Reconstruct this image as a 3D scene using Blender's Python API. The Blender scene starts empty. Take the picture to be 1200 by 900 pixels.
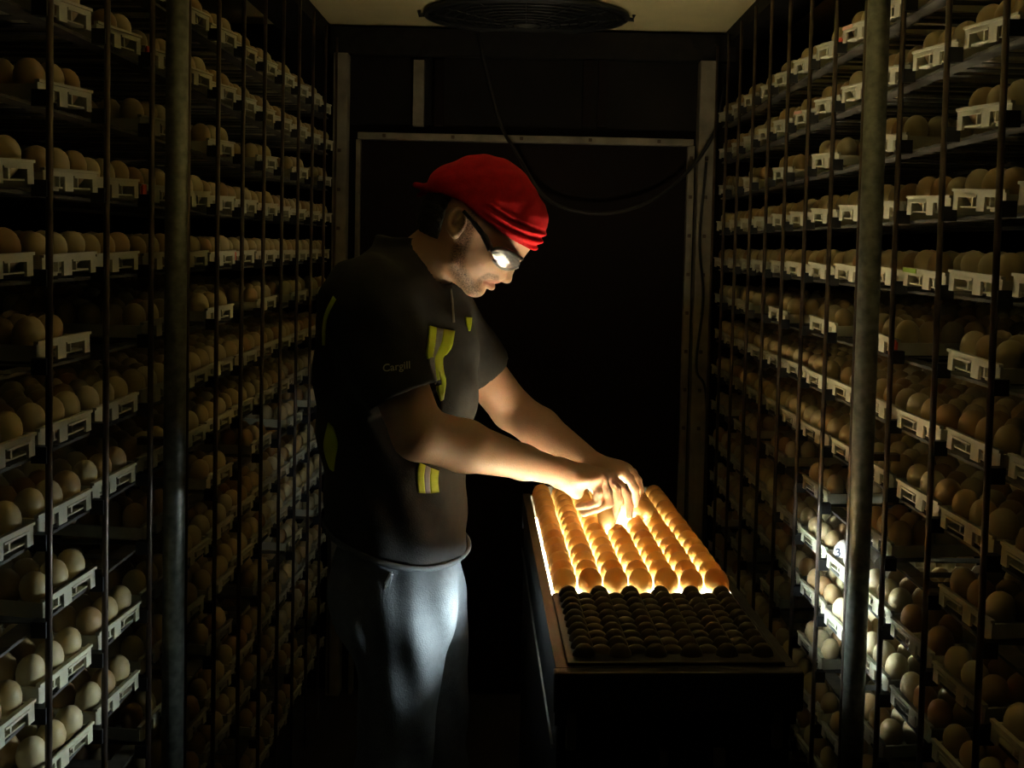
import bpy, bmesh, math, random
import numpy as np
from mathutils import Vector, Matrix
from mathutils.bvhtree import BVHTree

random.seed(7)
np.random.seed(7)
SC = bpy.context.scene
COL = SC.collection

# ------------------------------------------------------------------ camera
F_PX, PPX, PPY = 1050.0, 612.0, 330.0
PITCH, ROLL = math.radians(2.2), math.radians(1.25)
CAM_Z = 1.55
cam_d = bpy.data.cameras.new('camera')
cam_d.sensor_width = 36.0
cam_d.lens = F_PX / 1200 * 36
cam_d.shift_x = -(PPX - 600) / 1200
cam_d.shift_y = -(450 - PPY) / 1200
cam_d.clip_start = 0.02
cam = bpy.data.objects.new('camera', cam_d)
COL.objects.link(cam)
CAM_R = Matrix.Rotation(math.pi / 2 - PITCH, 4, 'X') @ Matrix.Rotation(ROLL, 4, 'Z')
cam.matrix_world = Matrix.Translation((0, 0, CAM_Z)) @ CAM_R
SC.camera = cam

# ------------------------------------------------------------------ world, exposure
world = bpy.data.worlds.new('world')
SC.world = world
world.use_nodes = True
world.node_tree.nodes['Background'].inputs[0].default_value = (0, 0, 0, 1)
world.node_tree.nodes['Background'].inputs[1].default_value = 0.0
SC.view_settings.view_transform = 'Standard'
SC.view_settings.look = 'None'
SC.view_settings.gamma = 1.0
SC.view_settings.use_curve_mapping = False
SC.view_settings.exposure = 0.0
PANEL_STRENGTH = 130.0       # light bed under the eggs
PANEL_COLOR = (1.0, 0.88, 0.58)
SLOT_STRENGTH = 300.0        # tubes behind the side slots of the table
SLOT_COLOR = (0.80, 0.95, 1.0)


def W(px, py, d):
    """point seen at pixel (px, py) of the 1200x900 frame, at distance d down the aisle"""
    v = CAM_R.to_3x3() @ Vector(((px - PPX) / F_PX, -(py - PPY) / F_PX, -1.0))
    v = v * (d / v.y)
    return Vector((v.x, v.y, CAM_Z + v.z))


def project(p):
    q = CAM_R.to_3x3().transposed() @ (Vector(p) - Vector((0, 0, CAM_Z)))
    if q.z > -1e-4:
        return None
    return (PPX + F_PX * q.x / -q.z, PPY - F_PX * q.y / -q.z)


def in_frame(p, m=0):
    q = project(p)
    return q is not None and -m < q[0] < 1200 + m and -m < q[1] < 900 + m


# ------------------------------------------------------------------ materials
def new_mat(name):
    m = bpy.data.materials.new(name)
    m.use_nodes = True
    nt = m.node_tree
    b = nt.nodes['Principled BSDF']
    return m, nt, b


def mat(name, col, rough=0.6, metal=0.0, var=0.15, scale=30.0, bump=0.0, bscale=60.0, spec=0.5):
    m, nt, b = new_mat(name)
    b.inputs['Roughness'].default_value = rough
    b.inputs['Metallic'].default_value = metal
    b.inputs['Specular IOR Level'].default_value = spec
    tc = nt.nodes.new('ShaderNodeTexCoord')
    nz = nt.nodes.new('ShaderNodeTexNoise')
    nz.inputs['Scale'].default_value = scale
    nz.inputs['Detail'].default_value = 4
    nt.links.new(tc.outputs['Object'], nz.inputs['Vector'])
    rp = nt.nodes.new('ShaderNodeValToRGB')
    rp.color_ramp.elements[0].position = 0.3
    rp.color_ramp.elements[1].position = 0.7
    lo = [c * (1 - var) for c in col]
    hi = [min(1, c * (1 + var)) for c in col]
    rp.color_ramp.elements[0].color = (*lo, 1)
    rp.color_ramp.elements[1].color = (*hi, 1)
    nt.links.new(nz.outputs['Fac'], rp.inputs['Fac'])
    nt.links.new(rp.outputs['Color'], b.inputs['Base Color'])
    if bump:
        n2 = nt.nodes.new('ShaderNodeTexNoise')
        n2.inputs['Scale'].default_value = bscale
        n2.inputs['Detail'].default_value = 3
        nt.links.new(tc.outputs['Object'], n2.inputs['Vector'])
        bp = nt.nodes.new('ShaderNodeBump')
        bp.inputs['Strength'].default_value = bump
        bp.inputs['Distance'].default_value = 0.004
        nt.links.new(n2.outputs['Fac'], bp.inputs['Height'])
        nt.links.new(bp.outputs['Normal'], b.inputs['Normal'])
    return m


def emit_mat(name, col, strength):
    m = bpy.data.materials.new(name)
    m.use_nodes = True
    nt = m.node_tree
    nt.nodes.clear()
    e = nt.nodes.new('ShaderNodeEmission')
    e.inputs[0].default_value = (*col, 1)
    e.inputs[1].default_value = strength
    o = nt.nodes.new('ShaderNodeOutputMaterial')
    nt.links.new(e.outputs[0], o.inputs[0])
    return m


def egg_glow_mat(name, dcol, tcol, fac):
    m, nt, b = new_mat(name)
    b.inputs['Base Color'].default_value = (*dcol, 1)
    b.inputs['Roughness'].default_value = 0.45
    tr = nt.nodes.new('ShaderNodeBsdfTranslucent')
    tr.inputs[0].default_value = (*tcol, 1)
    mx = nt.nodes.new('ShaderNodeMixShader')
    mx.inputs[0].default_value = fac
    nt.links.new(b.outputs[0], mx.inputs[1])
    nt.links.new(tr.outputs[0], mx.inputs[2])
    nt.links.new(mx.outputs[0], nt.nodes['Material Output'].inputs[0])
    return m


M = {}
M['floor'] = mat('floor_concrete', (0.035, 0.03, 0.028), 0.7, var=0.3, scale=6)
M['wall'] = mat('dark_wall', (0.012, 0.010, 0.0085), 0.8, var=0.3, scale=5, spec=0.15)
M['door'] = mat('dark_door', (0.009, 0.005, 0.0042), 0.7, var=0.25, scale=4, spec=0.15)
M['ceiling'] = mat('ceiling_panel', (0.64, 0.55, 0.28), 0.7, var=0.10, scale=5, bump=0.15, bscale=18)
M['frame'] = mat('galvanised_frame', (0.24, 0.21, 0.155), 0.5, 0.0, var=0.3, scale=14)
M['beam'] = mat('dark_beam', (0.015, 0.013, 0.011), 0.7, var=0.3, spec=0.2)
M['rod'] = mat('rod_steel', (0.09, 0.065, 0.05), 0.38, 0.6, var=0.5, scale=20)
M['post'] = mat('post_steel', (0.22, 0.23, 0.19), 0.42, 0.55, var=0.35, scale=60)
M['rail'] = mat('rail_steel', (0.13, 0.12, 0.10), 0.5, 0.3, var=0.4, scale=30)
M['black'] = mat('black_plastic', (0.012, 0.012, 0.012), 0.5)
M['tray'] = mat('tray_plastic', (0.62, 0.59, 0.43), 0.5, var=0.14, scale=22, bump=0.1)
M['red_cable'] = mat('red_cable', (0.45, 0.03, 0.03), 0.45)
M['teal_cable'] = mat('teal_cable', (0.03, 0.30, 0.33), 0.45)
M['sticker_red'] = mat('sticker_red', (0.75, 0.10, 0.05), 0.6)
M['sticker_pink'] = mat('sticker_pink', (0.85, 0.48, 0.36), 0.6)
M['sticker_green'] = mat('sticker_green', (0.35, 0.5, 0.08), 0.6)
M['table'] = mat('table_metal', (0.035, 0.033, 0.03), 0.38, 0.5, var=0.3, scale=14)
M['rim'] = mat('table_rim', (0.05, 0.045, 0.035), 0.4, 0.4, var=0.3)
M['edge'] = mat('table_edge_steel', (0.45, 0.45, 0.42), 0.3, 0.9)
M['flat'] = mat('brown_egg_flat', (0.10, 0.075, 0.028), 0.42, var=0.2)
M['inner'] = mat('light_box_inside', (0.3, 0.29, 0.27), 0.6)
M['rubber'] = mat('rubber', (0.02, 0.02, 0.02), 0.8)
EGG_MATS = [mat('egg_tan', (0.56, 0.44, 0.22), 0.42, var=0.08), mat('egg_brown', (0.48, 0.33, 0.15), 0.42, var=0.08),
            mat('egg_cream', (0.62, 0.52, 0.30), 0.42, var=0.06), mat('egg_dark', (0.40, 0.24, 0.10), 0.42, var=0.08)]
EGG_WORDS = ['tan', 'brown', 'cream', 'dark brown']
M['egg_white'] = mat('egg_white', (0.82, 0.78, 0.68), 0.42, var=0.04)
GLOW = [egg_glow_mat('egg_glow_a', (0.42, 0.28, 0.09), (0.86, 0.47, 0.12), 0.09),
        egg_glow_mat('egg_glow_b', (0.36, 0.23, 0.07), (0.82, 0.40, 0.09), 0.08),
        egg_glow_mat('egg_glow_c', (0.46, 0.32, 0.12), (0.88, 0.54, 0.17), 0.10)]


# ------------------------------------------------------------------ mesh helpers
def tag(o, label=None, cat=None, group=None, kind=None):
    if label:
        o['label'] = label
    if cat:
        o['category'] = cat
    if group:
        o['group'] = group
    if kind:
        o['kind'] = kind
    return o


def empty(name, loc=(0, 0, 0), rz=0.0):
    o = bpy.data.objects.new(name, None)
    o.empty_display_size = 0.05
    o.location = loc
    o.rotation_euler = (0, 0, rz)
    COL.objects.link(o)
    return o


def child(o, parent):
    """keep the object where it is in the world, under its thing"""
    if parent is not None:
        o.parent = parent
        bpy_mat = parent_world(parent)
        o.matrix_parent_inverse = bpy_mat.inverted()
    return o


def parent_world(o):
    m = o.matrix_basis.copy()
    if o.parent:
        m = parent_world(o.parent) @ o.matrix_parent_inverse @ m
    return m


def obj(name, me, m=None, parent=None, smooth=False):
    if isinstance(me, bmesh.types.BMesh):
        b = me
        me = bpy.data.meshes.new(name)
        bmesh.ops.recalc_face_normals(b, faces=b.faces)
        b.to_mesh(me)
        b.free()
    if m is not None:
        me.materials.clear()
        me.materials.append(m)
    if smooth:
        me.polygons.foreach_set('use_smooth', [True] * len(me.polygons))
    o = bpy.data.objects.new(name, me)
    COL.objects.link(o)
    return child(o, parent)


def box(b, x0, x1, y0, y1, z0, z1, mtx=None):
    vs = [b.verts.new(v) for v in ((x0, y0, z0), (x1, y0, z0), (x1, y1, z0), (x0, y1, z0),
                                   (x0, y0, z1), (x1, y0, z1), (x1, y1, z1), (x0, y1, z1))]
    for f in ((0, 3, 2, 1), (4, 5, 6, 7), (0, 1, 5, 4), (1, 2, 6, 5), (2, 3, 7, 6), (3, 0, 4, 7)):
        b.faces.new([vs[i] for i in f])
    if mtx is not None:
        for v in vs:
            v.co = mtx @ v.co
    return vs


def boxes(*bs, bevel=0.0, mtx=None):
    b = bmesh.new()
    for x in bs:
        box(b, *x, mtx=mtx)
    if bevel:
        bmesh.ops.bevel(b, geom=list(b.edges), offset=bevel, segments=2, affect='EDGES', profile=0.6)
    return b


def tube(b, pts, r, n=8, cap=True):
    pts = [Vector(p) for p in pts]
    rs = r if isinstance(r, (list, tuple)) else [r] * len(pts)
    rings = []
    up = Vector((0.31, 0.17, 0.93)).normalized()
    for i, p in enumerate(pts):
        t = (pts[min(i + 1, len(pts) - 1)] - pts[max(i - 1, 0)]).normalized()
        a = t.cross(up)
        if a.length < 0.05:
            a = t.cross(Vector((1, 0, 0)))
        a.normalize()
        c = t.cross(a)
        rings.append([b.verts.new(p + (a * math.cos(2 * math.pi * k / n) + c * math.sin(2 * math.pi * k / n)) * rs[i]) for k in range(n)])
    for i in range(len(rings) - 1):
        for k in range(n):
            b.faces.new((rings[i][k], rings[i][(k + 1) % n], rings[i + 1][(k + 1) % n], rings[i + 1][k]))
    if cap:
        b.faces.new(rings[0][::-1])
        b.faces.new(rings[-1])
    return b


def tube_obj(name, pts, r, m, parent=None, n=8):
    return obj(name, tube(bmesh.new(), pts, r, n), m, parent, smooth=True)


def catmull(pts, k=8):
    P = [Vector(p) for p in pts]
    P = [P[0] * 2 - P[1]] + P + [P[-1] * 2 - P[-2]]
    out = []
    for i in range(1, len(P) - 2):
        for j in range(k):
            t = j / k
            a, b_, c, d = P[i - 1], P[i], P[i + 1], P[i + 2]
            out.append(0.5 * ((2 * b_) + (c - a) * t + (2 * a - 5 * b_ + 4 * c - d) * t * t + (3 * b_ - a - 3 * c + d) * t ** 3))
    out.append(P[-2])
    return out


def egg_arrays(nseg, nring, R=0.0193, H=0.0555):
    vs, fs = [(0, 0, -H / 2)], []
    for i in range(1, nring):
        t = math.pi * i / nring
        z = -math.cos(t)
        r = R * math.sin(t) * (1 + 0.11 * z)      # the blunt end is up
        for k in range(nseg):
            a = 2 * math.pi * k / nseg
            vs.append((r * math.cos(a), r * math.sin(a), z * H / 2))
    vs.append((0, 0, H / 2))
    top = len(vs) - 1
    for k in range(nseg):
        k2 = (k + 1) % nseg
        fs.append((0, 1 + k2, 1 + k))
        for i in range(nring - 2):
            a = 1 + i * nseg
            fs.append((a + k, a + k2, a + nseg + k2, a + nseg + k))
        a = 1 + (nring - 2) * nseg
        fs.append((a + k, a + k2, top))
    return vs, fs


def egg_mesh(name, m, nseg=16, nring=10, **kw):
    vs, fs = egg_arrays(nseg, nring, **kw)
    me = bpy.data.meshes.new(name)
    me.from_pydata(vs, [], fs)
    me.polygons.foreach_set('use_smooth', [True] * len(me.polygons))
    me.materials.append(m)
    return me


ORD = ['first', 'second', 'third', 'fourth', 'fifth', 'sixth', 'seventh', 'eighth', 'ninth', 'tenth', 'eleventh',
       'twelfth', 'thirteenth', 'fourteenth', 'fifteenth', 'sixteenth', 'seventeenth', 'eighteenth']

# ------------------------------------------------------------------ the room
YB = 3.06          # back wall
CEIL = 2.285
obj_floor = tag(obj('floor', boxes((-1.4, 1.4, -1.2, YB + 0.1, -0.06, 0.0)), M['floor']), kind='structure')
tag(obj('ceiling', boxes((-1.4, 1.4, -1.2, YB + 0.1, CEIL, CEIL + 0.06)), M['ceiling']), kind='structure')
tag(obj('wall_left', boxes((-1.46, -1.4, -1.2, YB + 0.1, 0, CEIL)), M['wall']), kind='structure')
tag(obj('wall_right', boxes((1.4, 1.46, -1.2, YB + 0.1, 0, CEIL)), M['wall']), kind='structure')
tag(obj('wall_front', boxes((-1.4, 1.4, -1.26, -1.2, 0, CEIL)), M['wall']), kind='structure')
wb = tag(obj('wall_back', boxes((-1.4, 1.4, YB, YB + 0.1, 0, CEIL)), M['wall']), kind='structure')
# the header above the door with its ribs
obj('header_beam', boxes((-0.66, 0.70, YB - 0.035, YB, CEIL - 0.10, CEIL - 0.012)), M['beam'], wb)
for px, w in ((491, 0.035), (515, 0.028), (688, 0.03), (706, 0.03)):
    c = W(px, 110, YB - 0.012)
    obj('header_rib', boxes((c.x - w / 2, c.x + w / 2, YB - 0.03, YB, c.z - 0.11, c.z + 0.11)), M['frame'] if px == 491 else M['door'], wb)
# the door and its frame
p0, p1 = W(425, 165, YB), W(806, 168, YB)
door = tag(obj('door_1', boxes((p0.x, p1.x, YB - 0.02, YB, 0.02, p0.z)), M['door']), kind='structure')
fr = empty('trim_1', (0, YB, 0))
tag(fr, kind='structure')
zt = (p0.z + p1.z) / 2
obj('top_rail', boxes((p0.x - 0.01, p1.x + 0.012, YB - 0.045, YB, zt - 0.006, zt + 0.017), bevel=0.003), M['frame'], fr)
obj('inner_trim', boxes((p0.x - 0.016, p0.x - 0.002, YB - 0.035, YB, 0.0, zt - 0.006), bevel=0.002), M['frame'], fr)
obj('inner_trim', boxes((p1.x - 0.006, p1.x + 0.016, YB - 0.045, YB, 0.0, zt - 0.006), bevel=0.002), M['frame'], fr)
cl, cr = W(401, 200, YB).x, W(824, 200, YB).x
obj('side_post', boxes((cl - 0.024, cl + 0.024, YB - 0.05, YB, 0.0, CEIL - 0.10), bevel=0.004), M['frame'], fr)
obj('side_post', boxes((cr - 0.028, cr + 0.028, YB - 0.05, YB, 0.0, CEIL - 0.10), bevel=0.004), M['frame'], fr)
bolt = boxes((-0.006, 0.006, -0.005, 0.0, -0.006, 0.006), bevel=0.002)
bolt_me = bpy.data.meshes.new('bolt')
bolt.to_mesh(bolt_me); bolt.free()
for i in range(5):
    o = obj('bolt', bolt_me, M['rod'], None)
    o.location = (p0.x + 0.08 + i * 0.23, YB - 0.045, zt + 0.006)
    child(o, fr)
for i in range(8):
    for cx, yy in ((p1.x + 0.005, YB - 0.045), (cl, YB - 0.05), (cr, YB - 0.05)):
        o = obj('bolt', bolt_me, M['rod'], None)
        o.location = (cx, yy, 0.95 + i * 0.13)
        child(o, fr)
# edge beams between ceiling and racks
for s, nm in ((-1, 'trim_2'), (1, 'trim_3')):
    x0, x1 = sorted((s * 0.665, s * 0.80))
    tag(obj(nm, boxes((x0, x1, -1.2, YB, CEIL - 0.05, CEIL)), M['beam']), kind='structure')

# ------------------------------------------------------------------ ceiling fan grille
fc = W(617, 20, 2.84)
fan = empty('ceiling_fan_grille', (fc.x, 2.84, CEIL))
tag(fan, 'black oval wire fan grille set in the yellowish ceiling', 'fan')
FA, FB = 0.315, 0.205


def ring_pts(a, b_, z, n=48):
    return [(fc.x + a * math.cos(2 * math.pi * k / n), 2.84 + b_ * math.sin(2 * math.pi * k / n), z) for k in range(n + 1)]


tube_obj('outer_ring', ring_pts(FA, FB, CEIL - 0.012), 0.009, M['black'], fan, 6)
for i in range(9):
    t = 1 - (i + 1) / 10.5
    tube_obj('wire_ring', ring_pts(FA * t, FB * t, CEIL - 0.012 - 0.03 * math.sin((1 - t) * 1.5)), 0.0028, M['black'], fan, 5)
for k in range(12):
    a = math.pi * k / 6
    tube_obj('spoke', [(fc.x + FA * t * math.cos(a), 2.84 + FB * t * math.sin(a), CEIL - 0.010 - 0.03 * math.sin((1 - t) * 1.5)) for t in (1.0, 0.75, 0.5, 0.25, 0.08)], 0.003, M['black'], fan, 5)
b = bmesh.new()
vs = [b.verts.new((x, y, CEIL - 0.006)) for x, y, _ in ring_pts(FA * 0.97, FB * 0.97, 0)[:-1]]
f = b.faces.new(vs)
r = bmesh.ops.extrude_face_region(b, geom=[f])
bmesh.ops.translate(b, verts=[v for v in r['geom'] if isinstance(v, bmesh.types.BMVert)], vec=(0, 0, 0.005))
obj('shadow_pan', b, M['black'], fan)
hub = bmesh.new()
bmesh.ops.create_uvsphere(hub, u_segments=16, v_segments=8, radius=0.045, matrix=Matrix.Translation((fc.x, 2.84, CEIL - 0.03)) @ Matrix.Diagonal((1, 0.7, 0.35, 1)))
obj('hub', hub, M['rail'], fan, True)
for s in (-1, 1):
    tube_obj('mounting_lug', [(fc.x + s * (FA - 0.005), 2.84, CEIL - 0.012), (fc.x + s * (FA + 0.02), 2.84, CEIL - 0.015), (fc.x + s * (FA + 0.022), 2.84, CEIL + 0.0)], 0.007, M['black'], fan, 6)

# ------------------------------------------------------------------ hanging cable by the door
cp = [W(560, 40, 3.0), W(585, 140, 3.0), W(606, 180, 2.98), W(640, 232, 2.97), W(690, 250, 2.96), W(745, 243, 2.96), W(795, 212, 2.98), W(835, 160, 2.99), W(850, 100, 3.0)]
cp[0].z = min(cp[0].z, CEIL - 0.01)
tag(tube_obj('hanging_cable', catmull(cp), 0.006, M['black'], None, 6), 'black cable sagging in a loop across the dark door', 'cable')
cp = [W(828, 190, 2.99), W(820, 280, 2.99), W(824, 350, 2.99), W(816, 430, 2.99), W(828, 470, 2.99), W(826, 640, 3.0)]
tag(tube_obj('wall_cable', catmull(cp), 0.0045, M['black'], None, 6), 'thin black cable running down the right door post', 'cable')

# ------------------------------------------------------------------ racks, trays, eggs
XR = 0.63
ROD0, PITCHY = 1.185, 0.1625
NB0, NB1 = -1, 10                 # bays seen from the camera
ROWS = [1.968 - 0.1178 * i for i in range(16)]
SPARSE = (2, 5, 8, 11, 14)        # shelves with every other tray taken out
TL, TD, TH = 0.120, 0.262, 0.031


def tray_bm(side):
    b = bmesh.new()
    t = 0.004
    # aisle end: beam, far leg, block with a sunk pocket
    box(b, 0, t, 0, TL, 0.020, TH)
    box(b, -0.003, t, 0, TL, TH - 0.004, TH)
    box(b, 0, t, TL - 0.012, TL, 0, 0.020)
    box(b, 0, t, 0, 0.018, 0, 0.020)
    box(b, 0.010, 0.013, 0.018, 0.046, 0, 0.028)
    box(b, 0, 0.013, 0.016, 0.019, 0, 0.020)
    box(b, 0, t, 0.046, 0.064, 0, 0.020)
    box(b, -0.002, 0, 0.064, TL - 0.010, 0.019, 0.022)
    # long sides, far end, deck and cell ribs
    box(b, 0, TD, 0, t, 0.004, TH - 0.006)
    box(b, 0, TD, TL - t, TL, 0.004, TH - 0.006)
    box(b, TD - t, TD, 0, TL, 0, TH)
    box(b, t, TD - t, t, TL - t, 0.004, 0.006)
    for i in (1, 2):
        box(b, t, TD - t, TL * i / 3 - 0.0015, TL * i / 3 + 0.0015, 0.006, 0.022)
    for i in range(1, 6):
        box(b, TD * i / 6 - 0.0015, TD * i / 6 + 0.0015, t, TL - t, 0.006, 0.022)
    for v in b.verts:
        v.co.y -= TL / 2
        v.co.x *= side
    return b


tray_me = {}
for s in (-1, 1):
    bm = tray_bm(s)
    me = bpy.data.meshes.new('egg_tray')
    bmesh.ops.recalc_face_normals(bm, faces=bm.faces)
    bm.to_mesh(me); bm.free()
    me.materials.append(M['tray'])
    tray_me[s] = me
RACK_EGG = [egg_mesh('egg', m, 16, 10) for m in EGG_MATS]
LOW_EGG = egg_arrays(9, 6)
STICK = {(1, 0, 3): 'sticker_pink', (1, 0, 2): 'sticker_red', (1, 3, 2): 'sticker_pink', (1, 4, 2): 'sticker_pink', (1, 4, 1): 'sticker_green',
         (1, 5, 2): 'sticker_red', (1, 1, 5): 'sticker_pink', (-1, 1, 2): 'sticker_red', (-1, 3, 2): 'sticker_red',
         (-1, 3, 3): 'sticker_red', (-1, 4, 5): 'sticker_red', (1, 0, 4): 'sticker_red'}
WHITE = {(1, 9, 3)}
tray_spots, egg_spots = [], []
for side in (-1, 1):
    for ri, z in enumerate(ROWS):
        for j in range(NB0, NB1 + 1):
            yc = ROD0 + PITCHY * (j + 0.5)
            gone = ri in SPARSE and j % 2 != 0
            x = side * (XR + 0.012 + (0.30 if gone else 0))
            jit = random.Random(hash((side, ri, j)) & 0xffff)
            tilt = math.radians(3.4 if side > 0 else 2.2) + jit.uniform(-0.012, 0.012)
            yaw = side * math.radians(7.5) + jit.uniform(-0.012, 0.012)
            mtx = Matrix.Translation((x + side * jit.uniform(-0.004, 0.006), yc + jit.uniform(-0.003, 0.003), z)) @ Matrix.Rotation(yaw, 4, 'Z') @ Matrix.Rotation(tilt, 4, 'X')
            front = mtx @ Vector((0, 0, 0.03))
            if not (in_frame(front, 26) or in_frame(mtx @ Vector((0, TL / 2, 0.05)), 10)):
                continue
            tray_spots.append((side, ri, j, gone, mtx))
tray_group = {1: 'egg trays in the right rack', -1: 'egg trays in the left rack'}
for side, ri, j, gone, mtx in tray_spots:
    nm = 'right' if side > 0 else 'left'
    if gone:
        lab = 'egg tray pushed deep into %s rack, %s shelf from top, %s bay from camera' % (nm, ORD[ri], ORD[j - NB0])
    else:
        lab = 'white plastic egg tray, %s rack, %s shelf from top, %s bay from camera' % (nm, ORD[ri], ORD[j - NB0])
    o = obj('egg_tray', tray_me[side])
    o.matrix_world = mtx
    o.matrix_basis = mtx
    tag(o, lab, 'egg tray', tray_group[side])
    st = STICK.get((side, ri, j))
    if st and not gone:
        so = obj('label_sticker', boxes(*([(-side * 0.005, -side * 0.0005, -TL / 2 + 0.001, -TL / 2 + 0.013, 0.003, 0.030)] if 'red' in st else [(-side * 0.005, -side * 0.0032, 0.018, TL / 2 - 0.004, 0.0235, 0.0305)]), mtx=mtx), M[st], o)
        tag(so, {'sticker_red': 'red label sticker', 'sticker_pink': 'pale orange label sticker', 'sticker_green': 'green label sticker'}[st])
    for a in range(6):
        for c in range(3):
            jit = random.Random(hash((side, ri, j, a, c)) & 0xfffff)
            if jit.random() < 0.02:
                continue
            p = Vector((side * (0.026 + a * (TD - 0.008) / 6), -TL / 2 + TL * (c + 0.5) / 3, 0.0340))
            sc = jit.uniform(0.95, 1.06)
            em = mtx @ Matrix.Translation(p) @ Matrix.Rotation(jit.uniform(-0.16, 0.16), 4, 'X') @ Matrix.Rotation(jit.uniform(-0.16, 0.16), 4, 'Y') @ Matrix.Rotation(jit.uniform(0, 6.28), 4, 'Z') @ Matrix.Scale(sc, 4)
            ci = jit.choices((0, 1, 2, 3), (5, 3, 3, 1))[0]
            egg_spots.append((side, ri, j, gone, a, c, em, ci))


def egg_rank(e):
    side, ri, j, gone, a, c, em, ci = e
    p = em.translation
    vis = in_frame(p, -4)
    return (not vis, gone, a > 0, p.y * (1 if p.z > 0.75 else 1.25))


egg_spots.sort(key=egg_rank)
indiv, rest = egg_spots[:300], egg_spots[300:]
marked_egg = None
white_me = egg_mesh('egg', M['egg_white'], 16, 10)
for side, ri, j, gone, a, c, em, ci in indiv:
    nm = 'right' if side > 0 else 'left'
    wh = (side, ri, j) in WHITE
    o = obj('egg', white_me if wh else RACK_EGG[ci])
    o.matrix_basis = em
    tag(o, '%s egg, %s of three, %s rack, %s shelf from top, %s bay from camera' % ('white' if wh else EGG_WORDS[ci], ('nearest', 'middle', 'farthest')[c], nm, ORD[ri], ORD[j - NB0]),
        'egg', 'eggs at the aisle end of the rack trays')
    if (side, ri, j, c) == (1, 9, 3, 2):
        marked_egg = o
for side, nm in ((-1, 'left'), (1, 'right')):
    lv, lf = np.array(LOW_EGG[0]), LOW_EGG[1]
    V, Fc, mi = [], [], []
    n = 0
    for e in rest:
        if e[0] != side:
            continue
        m4 = np.array(e[6])
        V.append(lv @ m4[:3, :3].T + m4[:3, 3])
        Fc += [tuple(i + n for i in f) for f in lf]
        wh = (e[0], e[1], e[2]) in WHITE and e[4] < 3
        mi += [4 if wh else e[7]] * len(lf)
        n += len(lv)
    me = bpy.data.meshes.new('rack_eggs')
    me.from_pydata(np.concatenate(V).tolist(), [], Fc)
    for m in EGG_MATS + [M['egg_white']]:
        me.materials.append(m)
    me.polygons.foreach_set('material_index', mi)
    me.polygons.foreach_set('use_smooth', [True] * len(me.polygons))
    o = bpy.data.objects.new('rack_eggs', me)
    COL.objects.link(o)
    tag(o, 'mass of brown eggs filling the rest of the trays in the %s rack' % nm, 'eggs', kind='stuff')

# racks themselves
for side, nm in ((-1, 'left'), (1, 'right')):
    rack = empty('setter_rack', (side * 0.85, 2.0, 0))
    tag(rack, 'tall steel egg rack filling the %s side of the aisle' % nm, 'rack', 'egg racks')
    xr = side * (XR - 0.004)
    yend = ROD0 + PITCHY * (NB1 + 1)
    for j in range(NB0, NB1 + 2):
        y = ROD0 + PITCHY * j
        tube_obj('rod', [(xr, y, 0.03), (xr, y, 1.1), (xr, y, CEIL - 0.06)], 0.0046, M['rod'], rack, 8)
    yp = 1.545
    xp = side * 0.598
    tube_obj('post', [(xp, yp, 0.0), (xp, yp, 1.1), (xp, yp, CEIL - 0.05)], 0.0185, M['post'], rack, 20)
    for k, zc in enumerate((0.35, 1.2, 2.05)):
        x0, x1 = sorted((xp, side * 0.66))
        obj('post_clamp', boxes((x0, x1, yp - 0.008, yp + 0.008, zc - 0.006, zc + 0.006)), M['rod'], rack)
    for z in ROWS:
        x0, x1 = sorted((side * (XR + 0.020), side * (XR + 0.050)))
        obj('front_rail', boxes((x0, x1, 0.98, yend, z - 0.010, z - 0.006)), M['rail'], rack)
        x0, x1 = sorted((side * 0.905, side * 0.935))
        obj('middle_rail', boxes((x0, x1, 0.98, yend, z - 0.012, z - 0.006)), M['rail'], rack)
    # slatted shelf strips under each tray, and the clips on each rod
    bs = bmesh.new()
    bc = bmesh.new()
    for z in ROWS:
        for j in range(NB0, NB1 + 1):
            y = ROD0 + PITCHY * j
            for k in (0.035, 0.08, 0.125):
                x0, x1 = sorted((side * (XR + 0.02), side * 0.93))
                box(bs, x0, x1, y + k - 0.011, y + k + 0.011, z - 0.0065, z - 0.005)
            x0, x1 = sorted((xr, side * (XR + 0.016)))
            box(bc, x0, x1, y - 0.008, y + 0.006, z - 0.012, z + 0.010)
    tag(obj('shelf_slats', bs, M['rail'], rack), kind='stuff')
    tag(obj('rod_clips', bc, M['black'], rack), kind='stuff')
    for y in (ROD0 - 2 * PITCHY, yend):
        tube_obj('rear_upright', [(side * 1.25, y, 0.0), (side * 1.25, y, CEIL - 0.05)], 0.015, M['rod'], rack)
    # colour-coded cables strapped beside the post
    tag(tube_obj('signal_cable', [(side * 0.612, 1.60, 0.05), (side * 0.611, 1.601, 0.9), (side * 0.612, 1.60, 2.2)], 0.0034, M['red_cable'], None, 6),
        'thin red cable beside the thick post of the %s rack' % nm, 'cable')
    tag(tube_obj('signal_cable', [(side * 0.612, 1.612, 0.05), (side * 0.611, 1.612, 0.6), (side * 0.612, 1.612, 1.0)], 0.003, M['teal_cable'], None, 6),
        'thin teal cable low beside the thick post of the %s rack' % nm, 'cable')

# ------------------------------------------------------------------ candling table
TO = Vector((0.209, 1.45, 0))
TYAW = math.radians(3.0)
TM = Matrix.Translation(TO) @ Matrix.Rotation(TYAW, 4, 'Z')
table = empty('candling_table', TO, TYAW)
tag(table, 'dark metal candling table with a lit bed beside the man', 'table')
EZ = 0.993
V0, V1, HW = -0.255, 0.60, 0.166


def tb(name, m, *bs, bevel=0.0, parent=None, smooth=False):
    return obj(name, boxes(*bs, bevel=bevel, mtx=TM), m, parent or table, smooth)


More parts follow.
